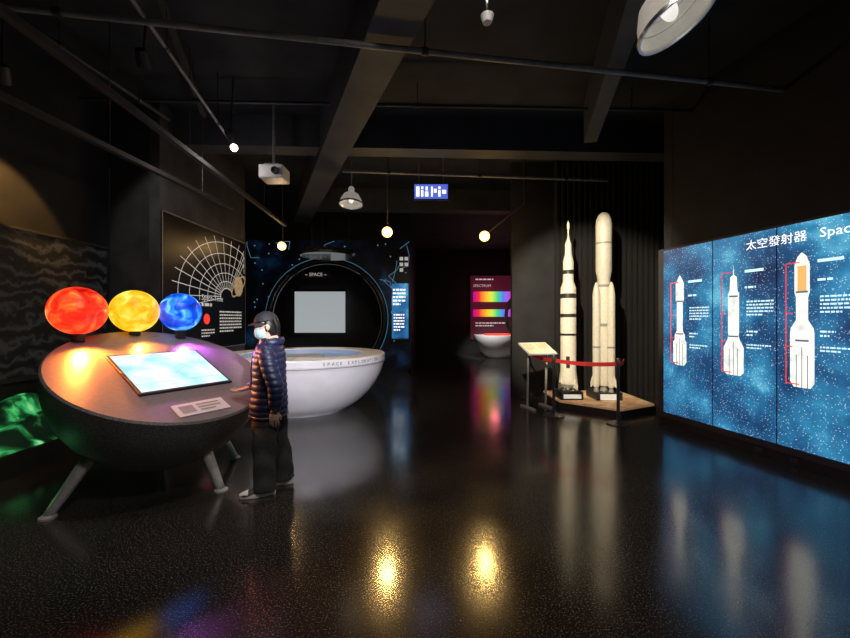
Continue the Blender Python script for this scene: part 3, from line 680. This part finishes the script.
for s in(-1,1):
    sd='l' if s<0 else 'r'
    parts.append(tube('hair_side_'+sd,[(s*.07,-.01,.05,.014,.04),(s*.078,-.02,0,.012,.035),(s*.072,-.03,-.06,.012,.028),(s*.06,-.04,-.11,.008,.018)],'hair',14,5,HH))
    parts.append(ell('ear_'+sd,(s*.083,.012,-.004),(.008,.017,.028),'skin',HH,16,12))
    parts.append(ell('eye_'+sd,(s*.028,.074,.012),(.013,.009,.008),'eyew',HH,16,10))
    parts.append(ell('iris_'+sd,(s*.028,.080,.012),(.006,.005,.006),'eyeb',HH,12,8))
    parts.append(tube('eyebrow_'+sd,[(s*.014,.082,.032,.003,.004),(s*.03,.081,.036,.003,.004),(s*.045,.072,.032,.002,.003)],'hair',8,3,HH))
    parts.append(tube('mask_loop_'+sd,[(s*.058,.055,-.015,.0018,.0018),(s*.08,.02,.018,.0018,.0018),(s*.088,-.004,.0,.0018,.0018),(s*.078,.015,-.035,.0018,.0018),(s*.055,.045,-.06,.0018,.0018)],'white',6,4,HH))
parts.append(shell('face_mask',(.068,.088,.07),(0,.018,-.048),lambda v:v.y>.035 and -.10<v.z<.002,'mask',th=.003))
parts.append(shell('cap_crown',(.085,.104,.095),(0,-.010,.038),lambda v:v.z>.045,'cap',th=.006))
n=14
vs=[];fs=[]
for i in range(n+1):
    a=math.radians(20+140*i/n)
    for k,(ra,rb) in enumerate(((.078,.088),(.080,.125),(.078,.150))):
        vs.append((ra*math.cos(a),(-.01+rb*math.sin(a)) if k==0 else -.01+.088*math.sin(a)+(rb-.088)*math.sin(a)**.6,.052-.010*k-.10*abs(math.cos(a))**2*.25))
    if i:
        o=(i-1)*3
        for k in range(2): fs.append((o+k,o+k+1,o+k+4,o+k+3))
bo=mesh('cap_brim',vs,fs,'cap',HH,True); md=bo.modifiers.new('s','SOLIDIFY'); md.thickness=.004; parts.append(bo)
parts.append(ell('cap_button',(0,-.01,.134),(.008,.008,.005),'cap',HH,12,8))
def hand(name,mw,side):
    g=[tube_geo([(0,0,.03,.022,.018),(0,0,0,.026,.016),(0,0,-.04,.038,.015),(0,.002,-.075,.038,.013),(0,.003,-.088,.032,.010)],16,4)]
    for i,(x,L_) in enumerate(((-.029,.066),(-.010,.075),(.010,.070),(.028,.055))):
        g.append(tube_geo([(x,.002,-.07,.0085,.0085),(x*1.08,.006,-.085-L_*.2,.0083,.0083),(x*1.1,.014,-.085-L_*.55,.0075,.0075),(x*1.08,.028,-.085-L_*.85,.0068,.0068),(x*1.05,.034,-.085-L_*.97,.004,.004)],10,3))
    g.append(tube_geo([(-.02,.004,-.02,.012,.012),(-.040,.010,-.045,.010,.010),(-.050,.018,-.072,.0085,.0085),(-.050,.024,-.092,.006,.006)],10,3))
    return fuse(name,g,.0032,'skin',mw,1)
parts.append(hand('hand_left',PM@Matrix.Translation((-.225,-.072,.745))@Matrix.Rotation(math.radians(-85),4,'Z')@Matrix.Scale(-1,4,(1,0,0))@Matrix.Rotation(math.radians(6),4,'X'),-1))
parts.append(hand('hand_right',PM@Matrix.Translation((.186,.19,.874))@Matrix.Rotation(math.radians(75),4,'X')@Matrix.Rotation(math.radians(10),4,'Z'),1))
def shoe(name,x,y,yaw):
    m4=PM@Matrix.Translation((x,y,0))@Matrix.Rotation(math.radians(yaw),4,'Z')
    up=[(0,-.085,.05,.02,.025),(0,-.07,.062,.036,.045),(0,-.02,.06,.040,.05),(0,.04,.048,.042,.038),(0,.10,.036,.046,.026),(0,.15,.030,.042,.02),(0,.175,.026,.02,.012)]
    u=tube(name+'_upper',up,'shoed',18,4,m4)
    out=[]
    for i in range(32):
        a=2*math.pi*i/32; yy=.045+.145*math.sin(a); ww=.046+.006*math.sin(a); out.append((ww*math.cos(a),yy))
    so=prism(name+'_sole',out,0,.036,'shoew',m4,bev=.006)
    tc_=tube(name+'_toe_cap',[(0,.115,.037,.045,.024),(0,.145,.033,.042,.022),(0,.18,.028,.022,.013)],'shoew',16,3,m4)
    lc=[tube(name+'_lace_%d'%i,[(-.022,.03+.022*i,.084-.010*i,.003,.003),(0,.032+.022*i,.088-.010*i,.003,.003),(.022,.03+.022*i,.084-.010*i,.003,.003)],'shoew',6,3,m4) for i in range(4)]
    return [u,so,tc_]+lc
parts+=shoe('shoe_left',-.10,.03,6); parts+=shoe('shoe_right',.11,-.10,-8)
group('standing_visitor',BP,parts)
# ---------------------------------------------------------------- world + camera
w=D.worlds.new('World'); S.world=w; w.use_nodes=True
w.node_tree.nodes['Background'].inputs[0].default_value=(.01,.012,.018,1); w.node_tree.nodes['Background'].inputs[1].default_value=.3
cam=D.cameras.new('camera'); co=D.objects.new('camera',cam); COL.objects.link(co)
co.location=(0,0,1.5); co.rotation_euler=(math.radians(90),0,0); cam.sensor_width=36; cam.lens=385/850*36; cam.clip_start=.05
S.camera=co
